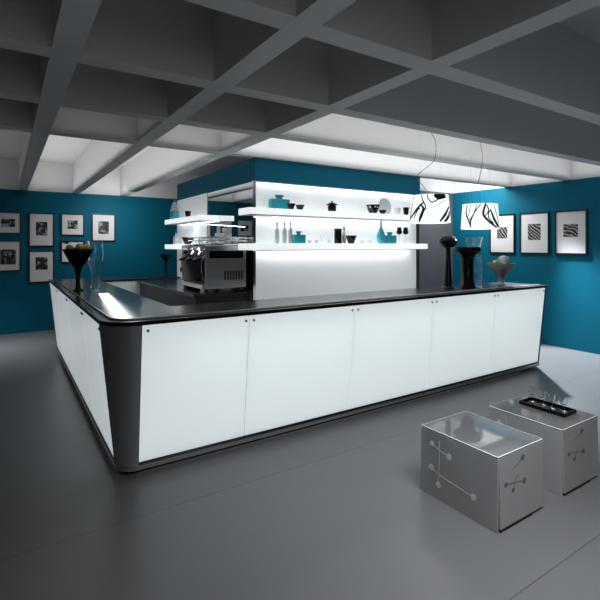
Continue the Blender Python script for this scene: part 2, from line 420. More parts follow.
ft = bmesh.new(); lathe(ft, [(0, 0), (.025, 0), (.025, .008), (.010, .014), (.010, .05), (0, .05)], 16, c=(XE-.03-CX, 3.42-CY-.035, 0))
obj('foot', ft, SILVER, bar, smooth=True)

# working counter along the block
t = thing('back_counter', 'low dark work counter under the mirror carrying the coffee machine', 'counter', (2.10, 6.10, 0))
obj('body', boxes((-.32, .345, -1.22, 1.28, 0, 1.065)), BLACK_SATIN, t, bevel=.004)
obj('worktop', boxes((-.36, .345, -1.25, 1.285, 1.066, 1.10)), COUNTER_TOP, t, bevel=.004)

# ------------------------------------------------------------------ pictures
def picture(label, w, h, pw, ph, loc, rz, pm, group, dx=0, dz=0):
    """origin at the lower middle of the frame, back on the wall, facing local -y"""
    t = thing('framed_picture', label, 'picture', loc, rz, group)
    fw = .022; d = .028
    obj('frame', boxes((-w/2, w/2, -d, 0, 0, fw), (-w/2, w/2, -d, 0, h-fw, h), (-w/2, -w/2+fw, -d, 0, fw, h-fw), (w/2-fw, w/2, -d, 0, fw, h-fw)), FRAME, t)
    obj('mat_board', boxes((-w/2+fw, w/2-fw, -.014, -.002, fw, h-fw)), PAPER, t)
    obj('print', boxes((-pw/2+dx, pw/2+dx, -.017, -.0142, h/2-ph/2+dz, h/2+ph/2+dz)), pm, t)
    return t
G = 'pictures on the far teal wall'
def bp(label, x0, x1, z0, z1, pw, ph, seed, dz=0):
    picture(label, x1-x0, z1-z0, pw, ph, ((x0+x1)/2, Y1-.002, z0), 0, mat_print('photo_print_%d' % seed, seed, 'noise'), G, dz=dz)
bp('small square black-framed picture at the end of the upper row by the ceiling beam', -.17, .24, 1.855, 2.265, .22, .15, 1)
bp('tall black-framed picture in the upper row with upright dark print', .36, .79, 1.62, 2.265, .19, .26, 2, .02)
bp('square picture above the fruit bowl with small square print', .90, 1.32, 1.835, 2.27, .18, .17, 3)
bp('upright picture in the upper row nearest the display block', 1.455, 1.905, 1.725, 2.285, .20, .26, 4)
bp('lower row picture under the small square picture by the beam', -.17, .24, 1.16, 1.735, .24, .28, 5, -.02)
bp('tall lower row picture between two others below the upright dark print', .36, .79, .93, 1.545, .20, .24, 6, .06)
bp('lower row picture partly hidden behind the black fruit bowl', .90, 1.32, 1.30, 1.735, .16, .16, 7)
G = 'pictures on the teal wall by the lamps'
for (y0, y1, lab, seed, dz) in ((4.62, 5.11, 'black-framed building photo just behind the farther pendant lamp', 11, .02), (4.02, 4.53, 'middle one of three black-framed photos on teal wall', 12, .02),
                            (3.44, 3.93, 'black-framed photo farthest from the pendant lamps of three in a row', 13, .03)):
    picture(lab, y1-y0, .70, .20 if seed == 11 else .22, .20 if seed != 12 else .27, (X1-.002, (y0+y1)/2, 1.50), -PI/2, mat_print('photo_print_%d' % seed, seed, 'stripe'), G, dz=dz)

# ------------------------------------------------------------------ pendant lamps
def on_cone(X, s, out, r0, r1, H):
    """X runs 0..1 across the side of the shade facing the room, s from the lower to the upper edge"""
    th = TH0 + math.asin(max(-.985, min(.985, 2*X-1))); z = s*H; r = r0+(r1-r0)*s+out
    return Vector((r*math.cos(th), r*math.sin(th), z))
def stroke(bm, pts, w, r0, r1, H):
    """a ribbon of ink lying on the shade; pts (X, s), w half-widths in metres along it"""
    P = spline([(2*r0*x, H*y, 0) for x, y in pts], 8); n = len(P)
    rows = []
    for i, p in enumerate(P):
        d = (P[min(i+1, n-1)]-P[max(i-1, 0)]).normalized()
        k = i/(n-1)*(len(w)-1); j = min(int(k), len(w)-2); ww = w[j]+(w[j+1]-w[j])*(k-j)
        row = []
        for sgn in (1, -1):
            X = (p.x-d.y*ww*sgn)/(2*r0); s = min(.995, max(.005, (p.y+d.x*ww*sgn)/H))
            for out in (.0005, .0015): row.append(bm.verts.new(on_cone(X, s, out, r0, r1, H)))
        rows.append(row)
    for A, B in zip(rows, rows[1:]):
        for a, b in ((0, 1), (1, 3), (3, 2), (2, 0)): bm.faces.new((A[a], A[b], B[b], B[a]))
    bm.faces.new([rows[0][i] for i in (0, 1, 3, 2)]); bm.faces.new([rows[-1][i] for i in (0, 2, 3, 1)])
def pendant(label, loc, H, rb, rt, strokes, cable):
    global TH0
    t = thing('pendant_lamp', label, 'lamp', loc, 0, 'pendant lamps over the counter')
    bm = bmesh.new()
    lathe(bm, [(rb, 0), (rt, H), (rt-.004, H), (rb-.004, 0), (rb, 0)], 48)
    sh = obj('shade', bm, SHADE, t, smooth=True)
    facing = math.atan2(-loc[1], -loc[0])         # the side the photograph shows
    TH0 = facing
    for pts, w in strokes:
        bm = bmesh.new(); stroke(bm, pts, w, rb, rt, H); obj('brush_stroke', bm, SCRIB, sh)
    bm = bmesh.new()
    for k in range(3):
        a = 2*PI*k/3+.4
        tube(bm, [(0, 0, H-.02), ((rt-.006)*math.cos(a), (rt-.006)*math.sin(a), H-.006)], .0022, 6)
    lathe(bm, [(rt-.004, H-.006), (rt-.0045, H-.001), (rt-.009, H-.001), (rt-.009, H-.006), (rt-.004, H-.006)], 40)
    obj('wire_ring', bm, SILVER, t, smooth=True)
    bm = bmesh.new(); lathe(bm, [(0, H-.02), (.02, H-.02), (.022, H-.09), (.018, H-.10), (0, H-.10)], 18)
    obj('lamp_holder', bm, SILVER, t, smooth=True)
    bm = bmesh.new(); lathe(bm, [(0, H-.10), (.016, H-.102), (.035, H-.15), (.03, H-.185), (0, H-.20)], 20)
    obj('bulb', bm, LED, t, smooth=True)
    hc = ZC-loc[2]-.001
    bm = bmesh.new(); tube(bm, spline([(x, y, z) for x, y, z in cable] , 8), .0035, 6)
    obj('cable', bm, CABLE, t, smooth=True)
    bm = bmesh.new()
    for k in range(2):
        a = facing+PI/2+k*PI
        tube(bm, [(rt*.55*math.cos(a), rt*.55*math.sin(a), H-.012), (rt*.55*math.cos(a), rt*.55*math.sin(a), hc)], .0012, 5)
    obj('suspension_wire', bm, SILVER, t)
    bm = bmesh.new(); lathe(bm, [(0, hc-.03), (.05, hc-.028), (.055, hc-.001), (0, hc-.001)], 24, c=(cable[-1][0], cable[-1][1], 0))
    lathe(bm, [(0, hc-.012), (.16, hc-.012), (.16, hc-.001), (0, hc-.001)], 24)
    obj('ceiling_rose', bm, SILVER, t, smooth=True)
    return t
x, Z = at_y(430, 3.45)
rx, ry = .839, -.544        # picture-right direction, used to lay the loose cable
def C(px, z, Zd): d = px*Zd/F; return (rx*d, ry*d, z)
st1 = [([(0.0, 0.083), (0.113, 0.359), (0.246, 0.593), (0.349, 0.717)], [0.0068, 0.0113, 0.0113, 0.0068]), ([(0.246, 0.014), (0.287, 0.241), (0.338, 0.469), (0.277, 0.621)], [0.009, 0.0158, 0.0135, 0.0068]), ([(0.072, 0.952), (0.041, 0.552), (0.01, 0.103)], [0.0034, 0.0045, 0.0045]), ([(0.272, 0.979), (0.318, 0.772), (0.39, 0.552), (0.338, 0.331), (0.297, 0.138)], [0.0045, 0.0068, 0.0068, 0.0056, 0.0034]), ([(0.431, 0.993), (0.451, 0.841), (0.554, 0.703), (0.718, 0.814), (0.841, 0.952)], [0.0056, 0.0068, 0.0068, 0.0068, 0.0045]), ([(0.349, 0.469), (0.564, 0.517), (0.795, 0.69), (0.954, 0.841)], [0.0023, 0.0027, 0.0027, 0.0018]), ([(0.605, 0.966), (0.728, 0.897), (0.903, 0.938)], [0.0135, 0.0338, 0.0203]), ([(0.728, 0.014), (0.851, 0.248), (0.974, 0.566)], [0.009, 0.0135, 0.0068]), ([(0.831, 0.0), (0.923, 0.166), (0.99, 0.4)], [0.0113, 0.0135, 0.0068]), ([(0.113, 0.138), (0.174, 0.379), (0.256, 0.517)], [0.0045, 0.0068, 0.0045])]
st2 = [([(0.153, 0.962), (0.132, 0.608), (0.205, 0.331), (0.279, 0.038)], [0.0058, 0.0081, 0.0093, 0.0069]), ([(0.532, 0.977), (0.374, 0.669), (0.268, 0.331), (0.274, 0.069)], [0.0058, 0.0069, 0.0093, 0.0046]), ([(0.247, 0.977), (0.216, 0.685), (0.174, 0.423)], [0.0035, 0.0046, 0.0035]), ([(0.426, 0.977), (0.342, 0.608), (0.216, 0.315)], [0.0046, 0.0058, 0.0046]), ([(0.658, 0.985), (0.584, 0.577), (0.711, 0.3), (0.911, 0.038)], [0.0116, 0.0139, 0.0139, 0.0093]), ([(0.689, 0.915), (0.721, 0.685), (0.626, 0.485)], [0.0069, 0.0081, 0.0046]), ([(0.774, 0.762), (0.858, 0.377), (0.974, 0.038)], [0.0069, 0.0139, 0.0139]), ([(0.763, 0.708), (0.711, 0.469), (0.837, 0.192)], [0.0046, 0.0069, 0.0069]), ([(0.868, 0.969), (0.921, 0.608), (0.979, 0.208)], [0.0035, 0.0046, 0.0046])]
HL = .305
pendant('white drum pendant lamp scribbled in black, just beside the teal bulkhead', (x, 3.45, 1.895), HL, .222, .197, st1,
        [(0, 0, HL-.02), C(-6, .40, Z), C(-13, .52, Z), C(3, .68, Z), C(6, .80, Z), C(5, .93, Z), C(0, 1.05, Z), C(-1, 1.34, Z)])
x, Z = at_y(480, 3.50)
pendant('white drum pendant lamp scribbled in black, in front of the teal wall', (x, 3.50, 1.848), HL, .226, .205, st2,
        [(0, 0, HL-.02), C(-1, .42, Z), C(-2, .55, Z), C(1, .72, Z), C(2.5, .9, Z), C(0, 1.08, Z), C(-2, 1.2, Z), C(-2, 1.39, Z)])

# ------------------------------------------------------------------ small wares
def ware(name, label, cat, prof, loc, m, group=None, seg=28):
    bm = bmesh.new(); lathe(bm, prof, seg)
    return tag(obj(name, bm, m, smooth=True, loc=loc), label, cat, group)
def wall_prof(outer, t=.004):
    """closed vessel: outer profile going up from the foot, then back down inside"""
    inner = [(max(r-t, .002), z) for r, z in outer[::-1] if z > outer[0][1]+t*1.5 and r > t]
    return [(0, outer[0][1])] + outer + inner + [(0, inner[-1][1])]
YS = 4.64
def front(u): return at_y(u, YS)
def flat_bottle(label, u0, u1, hpx, z, m, yy=YS, tall=1.0):
    x0, Z = at_y(u0, yy); x1, Z1 = at_y(u1, yy); w = (x1-x0)*.92; s = (Z+Z1)/2/F; h = hpx*s
    t = thing('glass_bottle', label, 'bottle', ((x0+x1)/2, yy, z), 0, 'teal bottles')
    bm = boxes((-w/2, w/2, -.045, .045, 0, h*.72)); b = obj('body', bm, m, t, bevel=.012, seg=3)
    bm = bmesh.new(); lathe(bm, [(0, h*.72), (w*.17, h*.72), (w*.15, h*.8), (w*.15, h*.86), (0, h*.86)], 20); obj('neck', bm, m, t, smooth=True)
    bm = boxes((-w*.2, w*.2, -.02, .02, h*.86, h)); obj('stopper', bm, m, t, bevel=.004)
    return t
flat_bottle('square teal glass bottle with stopper on the upper long shelf', 269, 289, 15, ZU, TEALGLASS, yy=4.705)
flat_bottle('square teal bottle beside three white bottles on the lower long shelf', 292.5, 304.5, 12.3, ZL, TEALGLASS)
flat_bottle('square teal bottle beside a teal teardrop bottle on the lower long shelf', 384, 395, 11.5, ZL, TEALGLASS)
def bowl(label, u, y, wpx, hpx, z, m=BLACK, group='black bowls on shelves', x=None):
    if x is None: x, Z = at_y(u, y)
    else: y, Z = at_x(u, x)
    r = wpx/2*Z/F; h = hpx*Z/F
    return ware('bowl', label, 'bowl', wall_prof([(r*.5, 0), (r*.52, h*.1), (r*.7, h*.45), (r*.92, h*.85), (r, h)]), (x, y, z), m, group)
bowl('small black flared bowl touching the square teal bottle on upper shelf', 291.2, 4.585, 9.0, 6, ZU)
bowl('small black flared bowl, second from the square teal bottle on upper shelf', 300, 4.70, 9.4, 6, ZU)
bowl('black flared bowl next to the tall black canister', 351, YS, 12, 8, ZL)
bowl('low black dish in front of the round glass plate', 382.5, 4.58, 8.5, 4, ZU)
# lidded pot
x, Z = front(332); s = Z/F
t = thing('lidded_pot', 'black lidded pot alone on the upper long shelf', 'pot', (x, YS, ZU))
obj('pot', mk(lathe, wall_prof([(3.4*s, 0), (4.1*s, 1*s), (4.3*s, 5*s), (4.1*s, 6.2*s), (6*s, 7.2*s), (6*s, 7.8*s)])), BLACK, t, smooth=True)
obj('lid', mk(lathe, [(0, 7.9*s), (4.2*s, 7.9*s), (3.2*s, 9.2*s), (1*s, 9.6*s), (0, 9.6*s)]), BLACK, t, smooth=True)
obj('knob', mk(lathe, [(0, 9.6*s), (.7*s, 9.6*s), (1.1*s, 10.6*s), (.6*s, 11.2*s), (0, 11.3*s)], 16), BLACK, t, smooth=True)
# patterned bowl
x, Z = front(372); s = Z/F
t = thing('patterned_bowl', 'black bowl with white dots in front of the glass plate', 'bowl', (x, 4.62, ZU))
pr = [(3.6*s, 0), (3.8*s, 1*s), (5.6*s, 5*s), (7*s, 9*s)]
obj('body', mk(lathe, wall_prof(pr)), DOTTED, t, smooth=True)
obj('foot_ring', mk(lathe, [(0, -.0001), (3.3*s, -.0001), (3.3*s, .002), (0, .002)]), BLACK_SATIN, t, smooth=True)
# round plate leaning on the wall
x, Z = at_y(384, 4.74); s = Z/F; rr = 8.6*s
bm = bmesh.new()
M = Matrix.Translation((0, 0, rr-.001)) @ Matrix.Rotation(PI/2-.09, 4, 'X')
lathe(bm, [(0, -.006), (rr*.62, -.006), (rr, .010), (rr, .015), (rr*.6, .002), (0, .002)], 40, M=M)
tag(obj('glass_plate', bm, FROST, smooth=True, loc=(x, 4.735, ZU)), 'large round grey glass plate leaning upright on the upper shelf', 'plate')
# cups on the upper shelf
def cup(label, u, y, wpx, hpx, z, m, name='cup', group='cups on the long shelves'):
    x, Z = at_y(u, y); r = wpx/2*Z/F; h = hpx*Z/F
    t = thing(name, label, 'cup', (x, y, z), .6, group)
    obj('body', mk(lathe, wall_prof([(r*.62, 0), (r*.75, h*.12), (r*.9, h*.55), (r, h)]), ), m, t, smooth=True)
    bm = bmesh.new(); tube(bm, spline([(r*.9, 0, h*.8), (r*1.35, 0, h*.72), (r*1.35, 0, h*.4), (r*.82, 0, h*.3)], 5), r*.09, 6)
    obj('handle', bm, m, t, smooth=True)
    return t
cup('black cup at the end of the upper long shelf by the lamp', 406, 4.60, 6, 8, ZU, BLACK)
cup('white cup between the glass plate and black cup', 397.5, 4.62, 6.5, 7, ZU, CERAMIC)
cup('tiny white cup just beside the square teal bottle of the lower shelf', 309.5, 4.58, 4, 3.2, ZL, CERAMIC)
cup('tiny white cup, second from the square teal bottle of lower shelf', 316.5, 4.58, 4, 3.2, ZL, CERAMIC)
cup('tiny white cup just before the tall black canister', 329, 4.58, 4, 3.2, ZL, CERAMIC)
cup('tiny white cup just past the black bowl of lower shelf', 362, 4.58, 4, 3, ZL, CERAMIC)
cup('tiny white cup just before the teal teardrop bottle', 370, 4.58, 4, 3, ZL, CERAMIC)
# three white bottles
for u, lab in ((277, 'slim white bottle farthest from teal bottle of the three'), (284.5, 'slim white bottle in the middle of the three'), (290.5, 'slim white bottle nearest teal bottle of the three')):
    x, Z = at_y(u, 4.70); s = Z/F
    t = thing('slim_bottle', lab, 'bottle', (x, 4.70, ZL), 0, 'slim white bottles')
    obj('body', mk(lathe, [(0, 0), (2.1*s, 0), (2.2*s, 1*s), (2.2*s, 13*s), (1.4*s, 14.5*s), (.6*s, 15.5*s), (.55*s, 18*s), (0, 18*s)], 20), FROST, t, smooth=True)
    obj('cap', mk(lathe, [(0, 18*s), (.9*s, 18*s), (.9*s, 21.5*s), (0, 21.6*s)], 16), SILVER, t, smooth=True)
x, Z = at_y(322, 4.68); s = Z/F
ware('stem_glass', 'small clear glass standing alone before the black canister', 'glass', wall_prof([(1.8*s, 0), (.5*s, .6*s), (.4*s, 4*s), (1.7*s, 5.5*s), (2*s, 9*s)], .0025), (x, 4.68, ZL), CLEAR)
# canister and flask
x, Z = front(338); s = Z/F
t = thing('canister', 'tall black canister on the lower long shelf', 'canister', (x, YS, ZL))
obj('body', mk(lathe, [(0, 0), (3.6*s, 0), (3.8*s, .8*s), (3.7*s, 13*s), (0, 13*s)]), BLACK, t, smooth=True)
obj('lid', mk(lathe, [(0, 13*s), (3.9*s, 13*s), (3.9*s, 14.6*s), (3*s, 15*s), (0, 15*s)]), BLACK_SATIN, t, smooth=True)
x, Z = at_y(344, 4.57); s = Z/F
t = thing('flask', 'slim chrome flask between black canister and black bowl', 'flask', (x, 4.57, ZL))
obj('body', mk(lathe, [(0, 0), (1.8*s, 0), (1.9*s, 1*s), (1.7*s, 9*s), (1.0*s, 13*s), (0, 13*s)], 20), CHROME, t, smooth=True)
obj('stopper', mk(lathe, [(0, 13*s), (.8*s, 13*s), (.8*s, 16*s), (.4*s, 17*s), (0, 17*s)], 16), BLACK, t, smooth=True)
# teardrop bottle
x, Z = front(381); s = Z/F
ware('teardrop_bottle', 'teal teardrop bottle with a long thin neck', 'bottle',
     [(0, 0), (2.6*s, 0), (3.6*s, 2*s), (4.3*s, 6*s), (3.9*s, 9.5*s), (2.2*s, 13.5*s), (1.1*s, 17*s), (.8*s, 22*s), (1.0*s, 23*s), (0, 23*s)], (x, YS, ZL), TEALGLASS)
# two dark wine glasses
for u, lab in ((399.3, 'black-bowled wine glass next to the square teal bottle'), (405.6, 'black-bowled wine glass nearest the end of the lower shelf')):
    x, Z = at_y(u, YS); s = Z/F
    t = thing('wine_glass', lab, 'glass', (x, YS, ZL), 0, 'black wine glasses')
    obj('foot', mk(lathe, [(0, 0), (2.4*s, 0), (2.3*s, .4*s), (.4*s, .9*s), (.35*s, 9*s), (0, 9*s)], 20), CLEAR, t, smooth=True)
    obj('bowl', mk(lathe, wall_prof([(.4*s, 9*s), (2.2*s, 9.8*s), (2.8*s, 11.3*s), (2.3*s, 14*s), (1.9*s, 16.4*s)], .003), 24), BLACK, t, smooth=True)
# side shelves
XS = 2.33
def side(u): return at_x(u, XS)
y, Z = side(174.5); s = Z/F
t = thing('glass_bottle', 'teal sloping-shouldered bottle on the upper short shelf', 'bottle', (XS, y, ZSU), 0, 'teal bottles')
bm = bmesh.new(); w = 5.2*s
hexa(bm, [(-.05, -w, 0), (.05, -w, 0), (.05, w, 0), (-.05, w, 0), (-.05, -w, 9*s), (.05, -w, 9*s), (.05, w, 9*s), (-.05, w, 9*s)])
obj('body', bm, TEALGLASS, t, bevel=.008)
bm = bmesh.new()
hexa(bm, [(-.05, -w, 9.01*s), (.05, -w, 9.01*s), (.05, w, 9.01*s), (-.05, w, 9.01*s), (-.02, -w*.3, 18*s), (.02, -w*.3, 18*s), (.02, w*.3, 18*s), (-.02, w*.3, 18*s)])
obj('shoulder', bm, FROST, t, bevel=.006)
obj('stopper', mk(lathe, [(0, 18*s), (1.2*s, 18*s), (1.2*s, 20*s), (0, 20.3*s)], 16), TEALGLASS, t, smooth=True)
y, Z = side(188); s = Z/F
t = thing('cup', 'small black cup on the upper short shelf', 'cup', (XS, y, ZSU), 1)
obj('body', mk(lathe, wall_prof([(2*s, 0), (2.3*s, 1*s), (3.0*s, 7*s)])), BLACK, t, smooth=True)
bm = bmesh.new(); tube(bm, spline([(2.8*s, 0, 5.6*s), (4.2*s, 0, 5*s), (4.2*s, 0, 2.6*s), (2.4*s, 0, 2*s)], 5), .006, 6); obj('handle', bm, BLACK, t, smooth=True)
bowl('black bowl on the lower short shelf beside a pale bottle', 188, 0, 13, 7, ZSL, x=2.32)
y, Z = side(176.5); s = Z/F
t = thing('pale_bottle', 'pale frosted bottle on the lower short shelf', 'bottle', (XS, y, ZSL))
obj('body', mk(lathe, [(0, 0), (3*s, 0), (3.2*s, 1*s), (3.2*s, 7*s), (1.4*s, 9.5*s), (1.1*s, 11*s), (0, 11*s)], 20), FROST, t, smooth=True)
obj('cap', mk(lathe, [(0, 11*s), (1.5*s, 11*s), (1.5*s, 12.8*s), (0, 13*s)], 16), TEALGLASS, t, smooth=True)

# ------------------------------------------------------------------ wares standing on the bar counter
ZC_T = 1.1183
# fruit bowl
FX, FY = .70, 5.80
t = thing('fruit_bowl', 'black pedestal bowl of fruit on the side arm of the counter', 'bowl', (FX, FY, ZC_T))
prof = [(.06, 0), (.06, .008), (.03, .03), (.022, .10), (.026, .20), (.045, .27), (.09, .33), (.135, .42), (.165, .485)]
obj('bowl', mk(lathe, wall_prof(prof, .006), 36), BLACK, t, smooth=True)
def fruit(name, label, loc, r, m, cat='fruit', lemon=False, group='fruit in the pedestal bowl'):
    t = thing(name, label, cat, loc, random.uniform(0, 6), group)
    if lemon: pr = [(0, -1.25*r), (.2*r, -1.15*r), (.7*r, -.75*r), (r, 0), (.7*r, .75*r), (.2*r, 1.15*r), (0, 1.25*r)]
    else: pr = [(0, -.82*r), (.3*r, -.9*r), (.75*r, -.65*r), (r, 0), (.85*r, .55*r), (.45*r, .85*r), (.12*r, .75*r), (0, .70*r)]
    bm = bmesh.new(); lathe(bm, pr, 22, M=Matrix.Rotation(PI/2-.15 if lemon else .2, 4, 'X')); obj('flesh', bm, m, t, smooth=True)
    bm = bmesh.new()
    if lemon: tube(bm, [(0, -1.2*r, .1*r), (0, -1.34*r, .12*r)], .12*r, 6)
    else: tube(bm, [(0, 0, .68*r), (.1*r, 0, 1.15*r)], .07*r, 6)
    obj('stem', bm, STEM, t, smooth=True)
    return t
zf = ZC_T+.47
du, dv = .839, -.544
def off(a, b=0): return (FX+du*a+.544*b, FY+dv*a+.839*b)
fruit('lemon', 'yellow lemon on the near side of the fruit bowl', (*off(.035, -.03), zf+.040), .045, LEMON, lemon=True)
fruit('lemon', 'yellow lemon on the far side of the fruit bowl', (*off(.075, .06), zf+.030), .043, LEMON, lemon=True)
fruit('green_apple', 'green apple by the leaves at the rim of the fruit bowl', (*off(-.085, -.02), zf+.022), .045, APPLE)
fruit('green_apple', 'green apple behind the lemons in the fruit bowl', (*off(-.02, .07), zf+.018), .042, APPLE)
fruit('green_apple', 'green apple at the centre of the fruit bowl', (*off(-.02, -.005), zf-.060), .045, APPLE)
bm = bmesh.new()
for k in range(7):
    a = 2.3+k*.35; p0 = Vector((0, 0, 0)); L = .09+.02*(k % 3)
    d = Vector((math.cos(a), math.sin(a), .35-.12*(k % 3))).normalized(); sd = d.cross(Vector((0, 0, 1))).normalized()
    pts = [(0, .004), (.3, .022), (.6, .024), (1, .001)]
    up = [bm.verts.new(p0+d*L*t_+sd*w_+Vector((0, 0, .012*math.sin(t_*3)))) for t_, w_ in pts]; lo = [bm.verts.new(p0+d*L*t_-sd*w_+Vector((0, 0, .012*math.sin(t_*3)))) for t_, w_ in pts]
    for i in range(3): bm.faces.new((up[i], up[i+1], lo[i+1], lo[i]))
o = obj('leaf_sprig', bm, LEAF, smooth=True, loc=(*off(-.115, -.02), zf+.072)); m_ = o.modifiers.new('thick', 'SOLIDIFY'); m_.thickness = .002
tag(o, 'sprig of dark green leaves hanging over the rim of the fruit bowl', 'leaves')
ware('glass_vase', 'clear glass vase behind the black fruit bowl', 'vase', wall_prof([(.06, 0), (.062, .01), (.05, .05), (.045, .2), (.085, .30), (.105, .42), (.09, .53), (.10, .58)], .004), (.93, 6.10, ZC_T), CLEAR, seg=36)
# dark pedestal at the far end
ware('pedestal_bowl', 'small black pedestal bowl in front of the far teal wall', 'bowl', wall_prof([(.05, 0), (.05, .008), (.015, .03), (.014, .22), (.03, .27), (.085, .33), (.09, .375)], .005), (2.28, 7.70, ZC_T), BLACK)
# urn, flared vase, clear vase, bowl
x, Z = at_y(448, 3.68)
t = thing('urn', 'black round-headed urn on a tall stem, standing on counter before grey wall', 'urn', (x, 3.68, ZC_T))
obj('stem', mk(lathe, [(0, 0), (.075, 0), (.072, .012), (.048, .03), (.042, .15), (.032, .35), (.028, .47), (.034, .495), (0, .495)], 28), BLACK, t, smooth=True)
obj('bowl', mk(lathe, wall_prof([(.034, .496), (.075, .515), (.105, .555), (.115, .585), (.107, .60), (.085, .63), (.06, .645)], .005), 32), BLACK, t, smooth=True)
x, Z = at_y(467.3, 3.62)
ware('flared_vase', 'black vase with broad flat flared rim between urn and clear vase', 'vase', wall_prof([(.10, 0), (.10, .01), (.078, .05), (.072, .25), (.078, .36), (.10, .41), (.155, .445), (.165, .47), (.163, .505)], .006), (x, 3.62, ZC_T), BLACK, seg=36)
x, Z = at_y(474, 3.79)
ware('glass_vase', 'clear glass hourglass vase behind the black flared vase', 'vase', wall_prof([(.09, 0), (.10, .02), (.115, .12), (.11, .25), (.085, .36), (.078, .42), (.09, .52), (.118, .63), (.122, .637)], .005), (x, 3.79, ZC_T), CLEAR, seg=36)
x, Z = at_y(501, 3.62); BXX = x
ware('fruit_dish', 'grey dish holding green apples and a grey gourd', 'dish', wall_prof([(.07, 0), (.07, .01), (.04, .04), (.04, .10), (.09, .16), (.16, .25), (.175, .29)], .006), (x, 3.62, ZC_T), STONE, seg=36)
G2 = 'fruit in the grey dish'
fruit('green_apple', 'green apple at the rim of the grey dish', (x-.095, 3.64, ZC_T+.295), .038, APPLE, group=G2)
fruit('green_apple', 'green apple in front of the gourd in the grey dish', (x-.055, 3.535, ZC_T+.275), .034, APPLE, group=G2)
t = thing('grey_gourd', 'rounded grey gourd in the grey dish', 'gourd', (x+.045, 3.61, ZC_T+.235))
obj('body', mk(lathe, [(0, 0), (.04, .005), (.08, .05), (.083, .09), (.06, .135), (.02, .155), (0, .155)], 24), STONE, t, smooth=True)
obj('stalk', mk(tube, [(0, 0, .152), (.008, .004, .175)], .006, 6), STEM, t, smooth=True)

# ------------------------------------------------------------------ coffee machine (front faces -x)
MS = 1.05; ZW = 1.1005
mx, my = 2.12, 5.24
t = thing('coffee_machine', 'black and chrome espresso machine on the work counter', 'coffee machine', (mx, my, ZW)); t.scale = (1, 1, MS)
bm = bmesh.new()
for sx in (-.2, .2):
    for sy in (-.32, .32): lathe(bm, [(0, 0), (.022, 0), (.022, .03), (.016, .045), (0, .045)], 14, c=(sx, sy, 0))
obj('feet', bm, BLACK_SATIN, t, smooth=True)
obj('drip_tray', boxes((-.27, .02, -.36, .36, .0455, .10)), CHROME, t, bevel=.006)
obj('grate', boxes(*[(-.26, .0, -.34+.034*k, -.325+.034*k, .1005, .106) for k in range(20)]), BLACK_SATIN, t)
obj('body', boxes((.025, .27, -.38, .38, .0455, .50)), BLACK, t, bevel=.02, seg=3)
obj('side_panel', boxes((-.25, .26, -.405, -.381, .05, .52)), STEEL, t, bevel=.008)
obj('side_panel', boxes((-.25, .26, .381, .405, .05, .52)), STEEL, t, bevel=.008)
bm = bmesh.new(); hexa(bm, [(-.22, -.38, .36), (.024, -.38, .36), (.024, .38, .36), (-.22, .38, .36), (-.15, -.38, .52), (.024, -.38, .52), (.024, .38, .52), (-.15, .38, .52)])
obj('hood', bm, BLACK, t, bevel=.012, seg=3)
obj('cup_tray', boxes((-.16, .27, -.38, .38, .5205, .535)), CHROME, t, bevel=.003)
bm = bmesh.new()
loop = [(-.165, -.385), (.265, -.385), (.265, .385), (-.165, .385), (-.165, -.385)]
for h in (.575, .61): tube(bm, [(x_, y_, h) for x_, y_ in loop], .005, 8)
for x_, y_ in loop[:4]+[(-.165, 0), (.265, 0)]: tube(bm, [(x_, y_, .5355), (x_, y_, .612)], .005, 8)
obj('cup_rail', bm, CHROME, t, smooth=True)
GL = .125
for gy in (-.22, .02, .25):
    bm = bmesh.new(); lathe(bm, [(0, .27), (.04, .27), (.045, .30), (.045, .345), (.03, .36), (0, .36)], 24, c=(-.16, gy, GL))
    g = obj('group_head', bm, CHROME, t, smooth=True)
    bm = bmesh.new(); lathe(bm, [(0, .225), (.034, .23), (.036, .268), (0, .269)], 24, c=(-.16, gy, GL))
    tube(bm, [(-.17, gy, GL+.25), (-.21, gy-.01, GL+.247)], .009, 8)
    tube(bm, [(-.145, gy-.014, GL+.225), (-.15, gy-.03, GL+.20), (-.15, gy-.03, GL+.185)], .007, 8); tube(bm, [(-.145, gy+.014, GL+.225), (-.15, gy+.03, GL+.20), (-.15, gy+.03, GL+.185)], .007, 8)
    pf = obj('portafilter', bm, CHROME, g, smooth=True)
    bm = bmesh.new(); tube(bm, [(-.21, gy-.01, GL+.247), (-.24, gy-.02, GL+.244), (-.31, gy-.04, GL+.234), (-.345, gy-.05, GL+.228)], [.012, .016, .018, .012], 10)
    obj('handle', bm, BLACK, g, smooth=True)
for sy in (-.34, .34):
    bm = bmesh.new(); tube(bm, spline([(-.16, sy, .42), (-.24, sy, .40), (-.27, sy, .30), (-.25, sy, .14)], 6), .007, 8); obj('steam_wand', bm, CHROME, t, smooth=True)
    M = Matrix.Translation((-.20, sy, .44)) @ Matrix.Rotation(-PI/2, 4, 'Y')
    bm = bmesh.new(); lathe(bm, [(0, 0), (.02, 0), (.026, .02), (.024, .04), (0, .042)], 16, M=M); obj('knob', bm, BLACK, t, smooth=True)
for gy in (-.1, .14):
    M = Matrix.Translation((-.198, gy, .43)) @ Matrix.Rotation(-PI/2+.4, 4, 'Y')
    bm = bmesh.new(); lathe(bm, [(0, 0), (.028, 0), (.028, .012), (.024, .014), (0, .014)], 20, M=M); obj('gauge', bm, CERAMIC, t, smooth=True)
# end detail facing the room: vent slots and label-free badge strip
obj('vent', boxes(*[(-.02+.035*k, .0+.035*k, -.408, -.4055, .14, .24) for k in range(7)]), BLACK_SATIN, t)
obj('badge_strip', boxes((-.20, .22, -.409, -.4055, .38, .46)), BLACK, t, bevel=.002)
